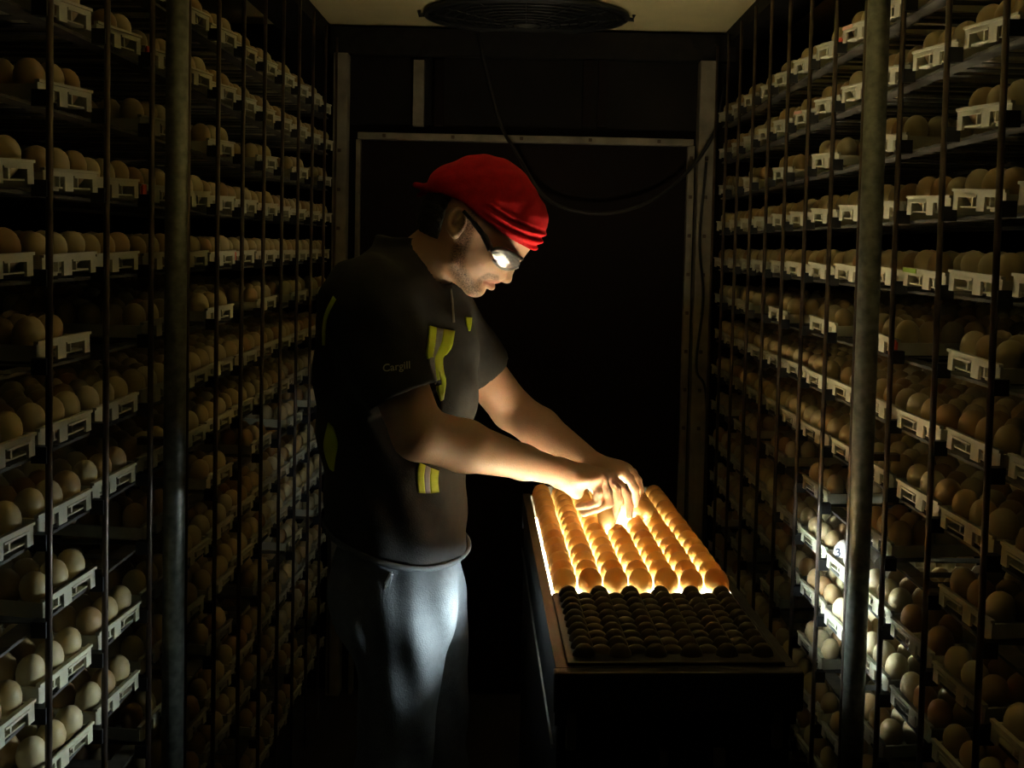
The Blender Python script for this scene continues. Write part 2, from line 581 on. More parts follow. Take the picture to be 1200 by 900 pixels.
tb('cabinet', M['table'], (-HW + 0.004, HW - 0.004, V0 + 0.01, V1 - 0.01, 0.13, 0.909), bevel=0.004)
tb('top_frame', M['rim'], (-HW, -HW + 0.0165, V0, V1, 0.936, 0.984), (HW - 0.0165, HW, V0, V1, 0.936, 0.984),
   (-HW, HW, V1 - 0.012, V1, 0.905, 0.982), (-HW, HW, V0, V0 + 0.012, 0.905, 0.985), (-HW, HW, V0 + 0.01, -0.115, 0.905, 0.935),
   (-HW + 0.042, HW - 0.042, V0 + 0.01, V1 - 0.01, 0.932, 0.936))
tb('front_lip', M['rim'], (-HW - 0.004, HW + 0.004, V0 - 0.016, V0 + 0.002, 0.93, 0.985), bevel=0.004)
for v0_, v1_, k_ in ((0.0, 0.19, 1.45), (0.191, 0.35, 1.15), (0.351, 0.565, 0.30)):
    tb('light_bed', emit_mat('light_bed', PANEL_COLOR, PANEL_STRENGTH * k_), (-0.146, 0.146, v0_, v1_, 0.9365, 0.939))
tb('added_light_stop', M['rim'], (-0.142, 0.142, 0.572, 0.58, 0.936, 1.008))  # unseen board added behind the last eggs to stop grazing light
for s in (-1, 1):
    x0, x1 = sorted((s * (HW - 0.040), s * (HW - 0.035)))
    a_, b_ = (0.0, 0.17) if s < 0 else (0.19, 0.33)
    tb('slot_tube', emit_mat('slot_tube', SLOT_COLOR, SLOT_STRENGTH * (1.1 if s < 0 else 3.4)), (x0, x1, a_, b_, 0.911, 0.932))
    tb('slot_backing', M['rim'], (x0, x1, V0 + 0.02, a_, 0.909, 0.936), (x0, x1, b_, V1 - 0.012, 0.909, 0.936))
    x0, x1 = sorted((s * (HW - 0.041), s * HW))
    if s > 0:
        for k in range(5):
            v_ = a_ + (b_ - a_) * k / 4
            tb('added_slot_baffle', M['rim'], (x0, x1, v_ - 0.001, v_ + 0.001, 0.909, 0.934))  # plates added to narrow the sideways spread of the slot light
    x2, x3 = sorted((s * (HW - 0.004), s * HW))
    tb('slot_light_shield', M['rim'], (x0, x1, V0 + 0.02, V1 - 0.012, 0.9335, 0.937), (x2, x3, V0 + 0.02, V1 - 0.012, 0.9295 if s < 0 else 0.9265, 0.9335))  # outer lip added to cut off light rising from the slot
    x0, x1 = sorted((s * (HW - 0.001), s * (HW + 0.002)))
    tb('edge_strip', M['edge'], (x0, x1, V0 + 0.02, V1 - 0.03, 0.862, 0.868))
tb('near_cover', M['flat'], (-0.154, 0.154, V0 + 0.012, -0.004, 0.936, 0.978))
for k in range(8):
    u = -0.1485 + 0.0425 * k
    tube_obj('egg_rail', [TM @ Vector((u, -0.002, 0.968)), TM @ Vector((u, 0.577, 0.968))], 0.0018, M['edge'], table, 6)
cu = TM @ Vector((0, 0, 0))
for u in (-0.12, 0.12):
    for v in (V0 + 0.06, V1 - 0.06):
        c = TM @ Vector((u, v, 0.045))
        wh = bmesh.new()
        bmesh.ops.create_cone(wh, cap_ends=True, segments=20, radius1=0.045, radius2=0.045, depth=0.028, matrix=Matrix.Translation(c) @ Matrix.Rotation(math.pi / 2, 4, 'Y'))
        cw = obj('castor', wh, M['rubber'], table, False)
        obj('castor_fork', boxes((c.x - 0.022, c.x - 0.016, c.y - 0.012, c.y + 0.012, 0.04, 0.135), (c.x + 0.016, c.x + 0.022, c.y - 0.012, c.y + 0.012, 0.04, 0.135)), M['table'], cw)
for u, w_ in ((0.055, 0.016), (-0.02, 0.012)):
    tb('latch', M['frame'], (u, u + w_, V0 + 0.001, V0 + 0.011, 0.845, 0.868), bevel=0.002)
for u in (-0.15, 0.135):
    tb('corner_bracket', M['frame'], (u, u + 0.014, V0 - 0.001, V0 + 0.011, 0.87, 0.925), bevel=0.003)

# the dark empty flat at the near end
flat = empty('empty_egg_flat', TM @ Vector((0, V0 / 2, 0.978)), TYAW)
tag(flat, 'dark brown empty egg flat with rows of bumps at the table near end', 'egg flat')
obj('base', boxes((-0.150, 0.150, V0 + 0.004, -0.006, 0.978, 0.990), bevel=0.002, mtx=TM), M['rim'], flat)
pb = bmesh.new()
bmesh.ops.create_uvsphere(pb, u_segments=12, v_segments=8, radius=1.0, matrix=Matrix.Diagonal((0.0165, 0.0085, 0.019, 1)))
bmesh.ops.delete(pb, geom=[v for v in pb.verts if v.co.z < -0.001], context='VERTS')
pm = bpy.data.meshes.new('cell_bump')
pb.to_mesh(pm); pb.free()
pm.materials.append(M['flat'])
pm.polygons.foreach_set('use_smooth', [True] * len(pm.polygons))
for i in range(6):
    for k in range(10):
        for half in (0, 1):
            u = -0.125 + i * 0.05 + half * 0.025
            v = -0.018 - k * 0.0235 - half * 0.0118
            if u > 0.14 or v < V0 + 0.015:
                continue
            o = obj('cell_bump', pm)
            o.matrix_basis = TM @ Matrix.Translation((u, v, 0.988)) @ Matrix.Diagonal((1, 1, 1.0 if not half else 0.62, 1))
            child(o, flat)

# eggs on the bed
glow_me = [egg_mesh('candled_egg', m, 20, 12, R=0.0205, H=0.055) for m in GLOW]
for cidx in range(7):
    for k in range(14):
        u = -0.1275 + 0.0425 * cidx
        v = 0.020 + 0.0405 * k
        p = TM @ Vector((u, v, EZ))
        q = project(p + Vector((0, 0, 0.02)))
        if ((q[0] - 724) / 30) ** 2 + ((q[1] - 602) / 10) ** 2 < 1:
            continue
        jit = random.Random(cidx * 50 + k)
        o = obj('candled_egg', glow_me[jit.choices((0, 1, 2), (3, 2, 2))[0]])
        o.matrix_basis = Matrix.Translation(p) @ Matrix.Rotation(jit.uniform(-0.18, 0.18) - 0.15, 4, 'X') @ Matrix.Rotation(jit.uniform(-0.1, 0.1), 4, 'Y') @ Matrix.Rotation(jit.uniform(0, 6.28), 4, 'Z') @ Matrix.Scale(jit.uniform(0.97, 1.03), 4)
        tag(o, 'glowing egg on the lit bed, %s column from the man, %s from near end' % (ORD[cidx], ORD[k]), 'egg', 'eggs on the lit bed')
o = obj('candled_egg', glow_me[2])
o.matrix_basis = Matrix.Translation(W(712, 605, 1.715)) @ Matrix.Rotation(0.12, 4, 'Y')
tag(o, 'glowing orange egg gripped upright by the man\'s fingertips', 'egg')
o = obj('candled_egg', glow_me[0])
o.matrix_basis = Matrix.Translation(W(752, 598, 1.775)) @ Matrix.Rotation(1.2, 4, 'X') @ Matrix.Rotation(0.4, 4, 'Y')
tag(o, 'orange egg lying on top of the others beside the man\'s hand', 'egg')

# ------------------------------------------------------------------ implicit-surface modelling for the figure
def A3(v):
    return np.array((v[0], v[1], v[2]), dtype=np.float64)


def cap(a, b_, ra, rb=None):
    a, b_ = A3(a), A3(b_)
    rb = ra if rb is None else rb
    ba = b_ - a
    L2 = max(float(ba @ ba), 1e-12)

    def f(P):
        pa = P - a
        h = np.clip(pa @ ba / L2, 0, 1)
        q = pa - h[:, None] * ba
        return np.sqrt((q * q).sum(1)) - (ra + (rb - ra) * h)
    return f


def sph(c, r):
    return cap(c, c, r)


def ell(c, r, ax=None):
    c, r = A3(c), np.array(r, float)
    R = np.eye(3) if ax is None else np.array([A3(a) for a in ax])

    def f(P):
        q = (P - c) @ R.T
        k0 = np.sqrt(((q / r) ** 2).sum(1)) + 1e-9
        k1 = np.sqrt(((q / (r * r)) ** 2).sum(1)) + 1e-9
        return k0 * (k0 - 1) / k1
    return f


def smin(a, b_, k):
    h = np.clip(0.5 + 0.5 * (b_ - a) / k, 0, 1)
    return b_ * (1 - h) + a * h - k * h * (1 - h)


class Field:
    def __init__(self):
        self.n = []

    def add(self, f, k=0.01):
        self.n.append((f, k, 1)); return self

    def sub(self, f, k=0.004):
        self.n.append((f, k, -1)); return self

    def cut(self, f, k=0.0):
        self.n.append((f, k, 2)); return self

    def warp(self, f):
        self.n.append((f, 0, 3)); return self

    def __call__(self, P, cull=None):
        d = np.full(len(P), 1e3)
        for i, (f, k, op) in enumerate(self.n):
            if cull is not None and not cull[i]:
                continue
            e = f(P)
            if op == 1:
                d = smin(d, e, k)
            elif op == -1:
                d = -smin(-d, e, k)
            elif op == 2:
                d = np.maximum(d, e)
            else:
                d = d + e
        return d

    def mesh(self, lo, hi, h, smooth=1):
        B = 12
        lo, hi = A3(lo), A3(hi)
        nb = np.ceil((hi - lo) / (h * B)).astype(int)
        n = nb * B + 1
        G = np.full(tuple(n), 1.0, np.float32)
        rad = h * B * 0.87 + h
        idx = np.stack(np.meshgrid(*[np.arange(k) for k in nb], indexing='ij'), -1).reshape(-1, 3)
        cen = lo + (idx + 0.5) * h * B
        each = [f(cen) for f, k, op in self.n]
        dc = np.full(len(cen), 1e3)
        for (f, k, op), e in zip(self.n, each):
            dc = smin(dc, e, k) if op == 1 else (-smin(-dc, e, k) if op == -1 else (np.maximum(dc, e) if op == 2 else dc + e))
        loc = np.stack(np.meshgrid(*[np.arange(B + 1)] * 3, indexing='ij'), -1).reshape(-1, 3) * h
        for bi in range(len(cen)):
            i, j, k = idx[bi] * B
            if abs(dc[bi]) > rad * 1.7 + 0.02:
                G[i:i + B + 1, j:j + B + 1, k:k + B + 1] = np.sign(dc[bi])
        for bi in range(len(cen)):
            if abs(dc[bi]) > rad * 1.7 + 0.02:
                continue
            i, j, k = idx[bi] * B
            cull = []
            for (f, kk, op), e in zip(self.n, each):
                cull.append(op >= 2 or e[bi] < max(dc[bi], 0) + 2 * rad + 3 * kk + 0.02)
            G[i:i + B + 1, j:j + B + 1, k:k + B + 1] = self(lo + idx[bi] * B * h + loc, cull).reshape(B + 1, B + 1, B + 1)
        return surface_nets(G, lo, h, smooth)


def surface_nets(G, lo, h, smooth=1):
    S = G < 0
    c = np.zeros(tuple(k - 1 for k in G.shape), np.int8)
    sl = (slice(None, -1), slice(1, None))
    corners = [(a, b_, d) for a in (0, 1) for b_ in (0, 1) for d in (0, 1)]
    for a, b_, d in corners:
        c += S[sl[a], sl[b_], sl[d]]
    ci = np.argwhere((c > 0) & (c < 8))
    vid = np.full(c.shape, -1, np.int32)
    vid[ci[:, 0], ci[:, 1], ci[:, 2]] = np.arange(len(ci))
    val = {k: G[ci[:, 0] + k[0], ci[:, 1] + k[1], ci[:, 2] + k[2]] for k in corners}
    acc = np.zeros((len(ci), 3)); cnt = np.zeros(len(ci))
    for k in corners:
        for ax in range(3):
            if k[ax]:
                continue
            k2 = list(k); k2[ax] = 1; k2 = tuple(k2)
            a, b_ = val[k], val[k2]
            m = (a < 0) != (b_ < 0)
            t = np.where(m, a / np.where(m, a - b_, 1), 0)
            p = np.tile(np.array(k, float), (len(ci), 1))
            p[:, ax] = t
            acc += np.where(m[:, None], p, 0); cnt += m
    V = lo + (ci + acc / cnt[:, None]) * h
    quads = []
    for ax in range(3):
        o1, o2 = [i for i in range(3) if i != ax]
        s0 = [slice(1, -1)] * 3; s1 = [slice(1, -1)] * 3
        s0[ax] = slice(None, -1); s1[ax] = slice(1, None)
        a, b_ = S[tuple(s0)], S[tuple(s1)]
        e = np.argwhere(a != b_)
        if not len(e):
            continue
        inside = a[e[:, 0], e[:, 1], e[:, 2]]
        base = e.copy()
        base[:, o1] += 1; base[:, o2] += 1
        def cell(d1, d2):
            q = base.copy(); q[:, o1] += d1; q[:, o2] += d2
            return vid[q[:, 0], q[:, 1], q[:, 2]]
        q = np.stack([cell(-1, -1), cell(0, -1), cell(0, 0), cell(-1, 0)], 1)
        flip = inside if ax != 1 else ~inside
        q[~flip] = q[~flip][:, ::-1]
        quads.append(q)
    Q = np.concatenate(quads)
    Q = Q[(Q >= 0).all(1)]
    for _ in range(smooth):
        s = np.zeros_like(V); n = np.zeros(len(V))
        for a, b_ in ((0, 1), (1, 2), (2, 3), (3, 0)):
            np.add.at(s, Q[:, a], V[Q[:, b_]]); np.add.at(n, Q[:, a], 1)
            np.add.at(s, Q[:, b_], V[Q[:, a]]); np.add.at(n, Q[:, b_], 1)
        V = 0.5 * V + 0.5 * s / np.maximum(n, 1)[:, None]
    return V, Q


def np_mesh(name, V, Q):
    me = bpy.data.meshes.new(name)
    me.vertices.add(len(V))
    me.vertices.foreach_set('co', np.ascontiguousarray(V, np.float32).ravel())
    me.loops.add(Q.size)
    me.loops.foreach_set('vertex_index', np.ascontiguousarray(Q, np.int32).ravel())
    me.polygons.add(len(Q))
    me.polygons.foreach_set('loop_start', np.arange(0, Q.size, 4, dtype=np.int32))
    me.polygons.foreach_set('use_smooth', np.ones(len(Q), bool))
    me.update(calc_edges=True)
    me.validate()
    return me


# ------------------------------------------------------------------ the man: joints
HD = 1.66                         # distance of the head's middle plane
H = lambda px, py: W(px, py, HD)


def near(px, py, dy):
    return W(px, py, HD - dy)


def far(px, py, dy):
    p = near(px, py, dy)
    return Vector((p.x, 2 * HD - p.y, p.z))


def pair(px, py, dy):
    return near(px, py, dy), far(px, py, dy)


PX = 1.0 / 632.5
ex = (H(601, 300) - H(600, 300)).normalized()
ez = (H(600, 301) - H(600, 300)).normalized()          # down the picture
ey = Vector((0, 1, 0))
O_H = H(560, 280)


def UV(P):
    q = P - A3(O_H)
    return 560 + q @ A3(ex) / PX, 280 + q @ A3(ez) / PX


TH_H = math.radians(42)
fw = (ex * math.cos(TH_H) + ez * math.sin(TH_H)).normalized()
dn = (ez * math.cos(TH_H) - ex * math.sin(TH_H)).normalized()
HAX = (fw, ey, dn)

body = Field()
# skull and face
body.add(ell(H(563, 250), (0.099, 0.077, 0.098), HAX), 0.01)
body.add(ell(H(600, 276), (0.040, 0.060, 0.045), HAX), 0.03)            # forehead
body.add(ell(H(572, 292), (0.052, 0.058, 0.052), HAX), 0.02)            # mid face
body.add(ell(H(551, 303), (0.046, 0.056, 0.050), HAX), 0.02)            # lower cheeks
body.add(ell(H(602, 296), (0.018, 0.044, 0.013), HAX), 0.012)           # brow ridge
body.add(ell(H(576, 316), (0.026, 0.033, 0.026), HAX), 0.014)           # upper jaw
body.add(ell(H(558, 337), (0.0185, 0.026, 0.0175), HAX), 0.014)         # chin
for a, b_ in zip(pair(552, 336, 0.020), pair(531, 305, 0.054)):
    body.add(cap(a, b_, 0.015, 0.017), 0.016)                           # jaw line
for p in pair(578, 300, 0.050):
    body.add(ell(p, (0.020, 0.014, 0.013), HAX), 0.016)                 # cheekbones
body.add(cap(H(604, 303), H(592.5, 324.5), 0.0075, 0.0105), 0.007)      # nose
body.add(sph(H(594.5, 327), 0.0085), 0.005)
for p in pair(586, 322, 0.013):
    body.add(ell(p, (0.010, 0.0065, 0.008), HAX), 0.005)                # nostrils
for p in pair(594, 303, 0.032):
    body.sub(sph(p, 0.013), 0.010)                                      # eye sockets
    q = Vector(p) - fw * 0.004
    body.add(sph(q, 0.0125), 0.002)
for s in (-1, 1):
    body.add(cap(H(582.5, 328.5), H(573, 326) + ey * s * 0.021, 0.0058, 0.003), 0.003)   # lips
    body.add(cap(H(576.0, 336), H(567, 331) + ey * s * 0.019, 0.0066, 0.003), 0.003)
    body.sub(cap(H(583.5, 333.8), H(568, 328.5) + ey * s * 0.024, 0.0022, 0.0016), 0.002)
# ears
for s, (px, py) in ((-1, (534.5, 260)), (1, (534.5, 260))):
    e = near(px, py, 0.078) if s < 0 else far(px, py, 0.078)
    eu = (-ez + ex * 0.20).normalized()
    ef = (ex + ez * 0.20).normalized()
    out = (ey * s - ex * 0.22).normalized()
    ef2 = out.cross(eu).normalized()
    EA = (ef2, out, eu)
    body.add(ell(e, (0.0195, 0.0078, 0.0268), EA), 0.004)
    body.sub(ell(e + out * 0.006 + eu * 0.003 + ef * 0.002, (0.0140, 0.0070, 0.0198), EA), 0.003)
    body.add(cap(e + out * 0.002 + ef * 0.004 + eu * 0.012, e + out * 0.001 - ef * 0.003 - eu * 0.002, 0.0028, 0.0035), 0.003)
    body.add(sph(e - eu * 0.023 + ef * 0.003, 0.0075), 0.004)
    body.add(sph(e + ef * 0.010 - eu * 0.001 + out * 0.001, 0.0045), 0.004)
    body.sub(sph(e + ef * 0.004 - eu * 0.002 + out * 0.004, 0.0055), 0.003)
# neck and trunk
body.add(cap(H(486, 328), H(531, 278), 0.068, 0.053), 0.02)
body.add(cap(H(506, 322), H(520, 330), 0.030, 0.022), 0.02)
CX, CY = -0.2275, 1.66
body.add(ell((CX, CY, 1.33), (0.105, 0.135, 0.17)), 0.04)
body.add(ell((CX + 0.005, CY, 1.10), (0.085, 0.125, 0.19)), 0.05)
# joints of the arms
RS, RE, RW = W(430, 356, 1.51), W(491, 508, 1.45), W(655, 553, 1.63)
LS, LE, LW = W(512, 368, 1.82), W(600, 480, 1.90), W(697, 547, 1.765)
body.add(cap(H(470, 325), RS, 0.05, 0.056), 0.03)
body.add(cap(H(490, 325), LS, 0.05, 0.056), 0.03)
body.add(cap(RS, RE, 0.052, 0.043), 0.02)
body.add(cap(RE, RE.lerp(RW, 0.30), 0.043, 0.0435), 0.012)
body.add(cap(RE.lerp(RW, 0.30), RE.lerp(RW, 0.72), 0.043, 0.030), 0.012)
body.add(cap(RE.lerp(RW, 0.72), RW, 0.030, 0.0245), 0.012)
body.add(cap(LS, LE, 0.052, 0.044), 0.02)
body.add(cap(LE, LE.lerp(LW, 0.35), 0.043, 0.043), 0.012)
body.add(cap(LE.lerp(LW, 0.35), LW, 0.042, 0.0255), 0.012)
# hips and legs, inside the trousers
body.add(ell((CX, CY, 0.93), (0.095, 0.14, 0.12)), 0.04)
HIPR, KNR = W(479, 700, 1.59), W(458, 905, 1.58)
HIPL, KNL = W(499, 700, 1.74), W(508, 905, 1.76)
ANR = Vector((KNR.x - 0.03, KNR.y, 0.09)); ANL = Vector((KNL.x - 0.01, KNL.y, 0.09))
for a, k_, n_ in ((HIPR, KNR, ANR), (HIPL, KNL, ANL)):
    body.add(cap(a, k_, 0.066, 0.045), 0.03)
    body.add(cap(k_, n_, 0.046, 0.032), 0.02)


def finger(pts, r0, r1, k=0.005):
    for i in range(len(pts) - 1):
        n = len(pts) - 1
        a = r0 + (r1 - r0) * i / n; b_ = r0 + (r1 - r0) * (i + 1) / n
        body.add(cap(pts[i], pts[i + 1], a, b_), k if i == 0 else 0.003)


# right hand: little and ring finger fold back, middle and index reach down to the egg
KR = {'little': W(698, 566, 1.655), 'ring': W(705, 562, 1.675), 'middle': W(711, 559, 1.70), 'index': W(714, 557, 1.73)}
for n_, k_ in KR.items():
    body.add(cap(RW, k_, 0.0200, 0.0115), 0.012)
body.add(ell(RW.lerp(KR['ring'], 0.5), (0.040, 0.034, 0.015)), 0.012)
body.add(cap(W(660, 562, 1.63), W(676, 577, 1.655), 0.017, 0.0130), 0.012)      # heel of the hand
finger([KR['little'], W(701, 577, 1.648), W(700, 588, 1.650), W(689, 592, 1.655), W(678, 594, 1.662)], 0.0098, 0.0066)
finger([KR['ring'], W(712, 577, 1.672), W(714, 590, 1.672), W(700, 596, 1.675), W(684, 601.5, 1.682)], 0.0102, 0.0068)
finger([KR['middle'], W(722, 573, 1.70), W(725, 585, 1.70), W(722, 597, 1.703), W(719, 607, 1.706)], 0.0104, 0.0072)
finger([KR['index'], W(726, 568, 1.725), W(735, 579, 1.725), W(738, 593, 1.725), W(737.5, 605, 1.725)], 0.0100, 0.0072)
body.add(cap(RW.lerp(KR['index'], 0.45), W(700, 574, 1.755), 0.014, 0.012), 0.012)
finger([W(700, 574, 1.755), W(706, 588, 1.75), W(709, 599, 1.742)], 0.0115, 0.0080)
# left hand, behind
KL = {'index': W(726, 551, 1.755), 'middle': W(735, 551, 1.78), 'ring': W(740, 555, 1.80), 'little': W(742, 561, 1.82)}
for n_, k_ in KL.items():
    body.add(cap(LW, k_, 0.0200, 0.0118), 0.012)
body.add(ell(LW.lerp(KL['middle'], 0.5), (0.036, 0.034, 0.016)), 0.012)
finger([KL['index'], W(738, 561, 1.752), W(744, 573, 1.752), W(745, 583, 1.755), W(744, 591, 1.757)], 0.0102, 0.0070)
finger([KL['middle'], W(744, 560, 1.78), W(748, 572, 1.78), W(749, 581, 1.785), W(748, 588, 1.79)], 0.0102, 0.0070)
finger([KL['ring'], W(747, 563, 1.805), W(750, 574, 1.81), W(749, 583, 1.815)], 0.0100, 0.0070)
finger([KL['little'], W(747, 568, 1.83), W(748, 578, 1.835), W(746, 586, 1.84)], 0.0090, 0.0064)
body.add(cap(LW.lerp(KL['index'], 0.45), W(712, 565, 1.735), 0.014, 0.012), 0.012)
finger([W(712, 565, 1.735), W(722, 578, 1.735), W(727, 590, 1.737)], 0.0112, 0.0078)

V, Q = body.mesh((-0.45, 1.36, 0.02), (0.30, 2.02, 1.77), 0.0027, 1)
me = np_mesh('body', V, Q)
# colour masks: stubble and lips
U_, V_ = UV(V)
lat = np.abs(V[:, 1] - HD)


def band(pts, w):
    """soft distance mask around a polyline in the profile plane"""
    best = np.full(len(V), 1e9)
    for (x0, y0), (x1, y1) in zip(pts[:-1], pts[1:]):
        dx, dy = x1 - x0, y1 - y0
        t = np.clip(((U_ - x0) * dx + (V_ - y0) * dy) / (dx * dx + dy * dy), 0, 1)
        best = np.minimum(best, np.hypot(U_ - x0 - t * dx, V_ - y0 - t * dy))
    return np.clip((w - best) / (w * 0.5), 0, 1)


head_on = (V[:, 2] > 1.42) & (U_ > 515)
beard = np.maximum(band([(554, 258), (549, 274), (541, 292), (538, 312), (546, 330), (557, 341)], 11.5), 0.8 * band([(582, 325), (573, 322), (564, 327), (560, 334)], 4.2)) * head_on
lips = (band([(582, 331), (575, 331), (568, 329)], 5.0) * (U_ > 567) + band([(576, 336), (570, 333)], 3.6)) * (lat < 0.026) * head_on
for nm, arr in (('stubble', beard), ('lips', np.clip(lips, 0, 1))):
    at = me.attributes.new(nm, 'FLOAT', 'POINT')
    at.data.foreach_set('value', arr.astype(np.float32))
m, nt, b = new_mat('skin')
b.inputs['Roughness'].default_value = 0.5
b.inputs['Subsurface Weight'].default_value = 0.12
b.inputs['Subsurface Radius'].default_value = (1.0, 0.35, 0.2)
b.inputs['Subsurface Scale'].default_value = 0.006


def attr(nt, nm):
    a = nt.nodes.new('ShaderNodeAttribute'); a.attribute_name = nm
    return a.outputs['Fac']


def mixc(nt, fac, c0, c1):
    x = nt.nodes.new('ShaderNodeMix'); x.data_type = 'RGBA'
    nt.links.new(fac, x.inputs[0])
    for i, c in ((6, c0), (7, c1)):
        if isinstance(c, tuple):
            x.inputs[i].default_value = (*c, 1)
        else:
            nt.links.new(c, x.inputs[i])
    return x.outputs[2]


tc = nt.nodes.new('ShaderNodeTexCoord')
nz = nt.nodes.new('ShaderNodeTexNoise'); nz.inputs['Scale'].default_value = 420; nz.inputs['Detail'].default_value = 3
nt.links.new(tc.outputs['Object'], nz.inputs['Vector'])
mr = nt.nodes.new('ShaderNodeMapRange')
mr.inputs[1].default_value = 0.35; mr.inputs[2].default_value = 0.65; mr.inputs[3].default_value = 0.35; mr.inputs[4].default_value = 1.0
nt.links.new(nz.outputs['Fac'], mr.inputs[0])
mu = nt.nodes.new('ShaderNodeMath'); mu.operation = 'MULTIPLY'
nt.links.new(attr(nt, 'stubble'), mu.inputs[0]); nt.links.new(mr.outputs[0], mu.inputs[1])
n2 = nt.nodes.new('ShaderNodeTexNoise'); n2.inputs['Scale'].default_value = 28
nt.links.new(tc.outputs['Object'], n2.inputs['Vector'])
c = mixc(nt, n2.outputs['Fac'], (0.52, 0.30, 0.18), (0.62, 0.39, 0.25))
c = mixc(nt, attr(nt, 'lips'), c, (0.44, 0.19, 0.13))
c = mixc(nt, mu.outputs[0], c, (0.09, 0.055, 0.035))
nt.links.new(c, b.inputs['Base Color'])
bp = nt.nodes.new('ShaderNodeBump'); bp.inputs['Strength'].default_value = 0.25; bp.inputs['Distance'].default_value = 0.002
nt.links.new(nz.outputs['Fac'], bp.inputs['Height']); nt.links.new(bp.outputs['Normal'], b.inputs['Normal'])
M['skin'] = m
M['shirt'] = mat('black_shirt', (0.036, 0.034, 0.031), 0.85, var=0.15, scale=40, bump=0.3, bscale=500, spec=0.2)
M['trousers'] = mat('grey_trousers', (0.12, 0.13, 0.135), 0.9, var=0.12, scale=60, bump=0.3, bscale=400, spec=0.2)
M['bandana'] = mat('red_bandana', (0.62, 0.015, 0.022), 0.85, var=0.12, scale=60, bump=0.25, bscale=500, spec=0.2)
M['hair'] = mat('dark_hair', (0.012, 0.009, 0.007), 0.6, var=0.3, scale=200, bump=0.6, bscale=300)
M['lime'] = mat('lime_tape', (0.62, 0.72, 0.02), 0.6, var=0.06)
M['silver'] = mat('silver_tape', (0.30, 0.28, 0.24), 0.4, var=0.1)
M['shoe'] = mat('dark_boot', (0.02, 0.018, 0.016), 0.6)
M['white_cloth'] = mat('white_cloth', (0.7, 0.74, 0.75), 0.85)
M['letter'] = mat('letter_print', (0.42, 0.40, 0.34), 0.7)
M['ink'] = mat('blue_ink', (0.004, 0.008, 0.02), 0.6)

man = empty('person', (CX, CY, 0))
tag(man, 'man in black work shirt and red bandana bending over the lit eggs', 'person')
me.materials.append(M['skin'])
bo = obj('body', me, None, man)

# ------------------------------------------------------------------ shirt
PHI = math.radians(16)
FX, FY = math.cos(PHI), -math.sin(PHI)
LZ = np.array([0.955, 0.99, 1.067, 1.145, 1.22, 1.30, 1.375, 1.43, 1.475, 1.515, 1.545])
LC = np.array([-.214, -.215, -.216, -.218, -.220, -.220, -.221, -.224, -.224, -.216, -.206])
LA = np.array([.116, .114, .114, .119, .130, .137, .134, .122, .098, .072, .045])
LZ, LC, LA = 1.55 + (LZ - 1.55) * 1.025, LC * 1.025, LA * 1.025
LB = np.array([.168, .166, .160, .160, .165, .172, .178, .175, .155, .115, .07])


def loft(P):
    z = P[:, 2]
    c, a, b_ = np.interp(z, LZ, LC), np.interp(z, LZ, LA), np.interp(z, LZ, LB)
    x, y = P[:, 0] - c, P[:, 1] - CY
    qf, qr = x * FX + y * FY, -x * FY + y * FX
    d = ((np.abs(qf) / a) ** 2.3 + (np.abs(qr) / b_) ** 2.3) ** (1 / 2.3)
    return np.maximum((d - 1) * np.minimum(a, b_), np.maximum(z - 1.56, 0.88 - z))


def folds(P):
    x, y, z = P[:, 0], P[:, 1], P[:, 2]
    w = np.sin(38 * z + 55 * x + 18 * y) * np.sin(21 * z - 33 * x + 9 * y + 1.1)
    w2 = np.sin(90 * x + 40 * z + 25 * y) * np.sin(17 * z + 2.0 + 14 * y)
    return 0.0042 * w + 0.0022 * w2


shirt = Field()
shirt.add(loft, 0.01)
shirt.add(cap(H(462, 330), RS, 0.068, 0.072), 0.04)
shirt.add(cap(H(492, 332), LS, 0.068, 0.072), 0.04)
ra = (RE - RS).normalized(); la = (LE - LS).normalized()
RC, LC_ = RS + ra * 0.175, LS + la * 0.165
shirt.add(cap(RS, RC + ra * 0.02, 0.075, 0.067), 0.03)
shirt.add(cap(LS, LC_ + la * 0.02, 0.073, 0.066), 0.03)
shirt.warp(folds)


def cuff(c, axis, r):
    c, axis = A3(c), A3(axis)

    def f(P):            # removes everything beyond the cuff, close to the arm
        t = (P - c) @ axis
        q = P - c - t[:, None] * axis
        return np.maximum(-t, np.sqrt((q * q).sum(1)) - r)
    return f


shirt.sub(cuff(RC, ra, 0.086), 0.002)
shirt.sub(cuff(LC_, la, 0.082), 0.002)
shirt.sub(cap(RC - ra * 0.03, RC + ra * 0.05, 0.057, 0.056), 0.004)
shirt.sub(cap(LC_ - la * 0.03, LC_ + la * 0.05, 0.056, 0.056), 0.004)
shirt.sub(cap(H(488, 318), H(535, 258), 0.076, 0.070), 0.004)      # collar opening
shirt.sub(cap(H(511, 334), H(520, 352), 0.028, 0.015), 0.008)      # and its V
shirt.cut(lambda P: 1.008 - 0.31 * (P[:, 0] - CX) - P[:, 2])
V, Q = shirt.mesh((-0.47, 1.36, 0.90), (0.08, 2.02, 1.60), 0.0045, 2)
shirt_me = np_mesh('shirt', V, Q)
shirt_me.materials.append(M['shirt'])
so = obj('shirt', shirt_me, None, man)
dg_bvh = BVHTree.FromPolygons([Vector(v) for v in V], [tuple(q) for q in Q])


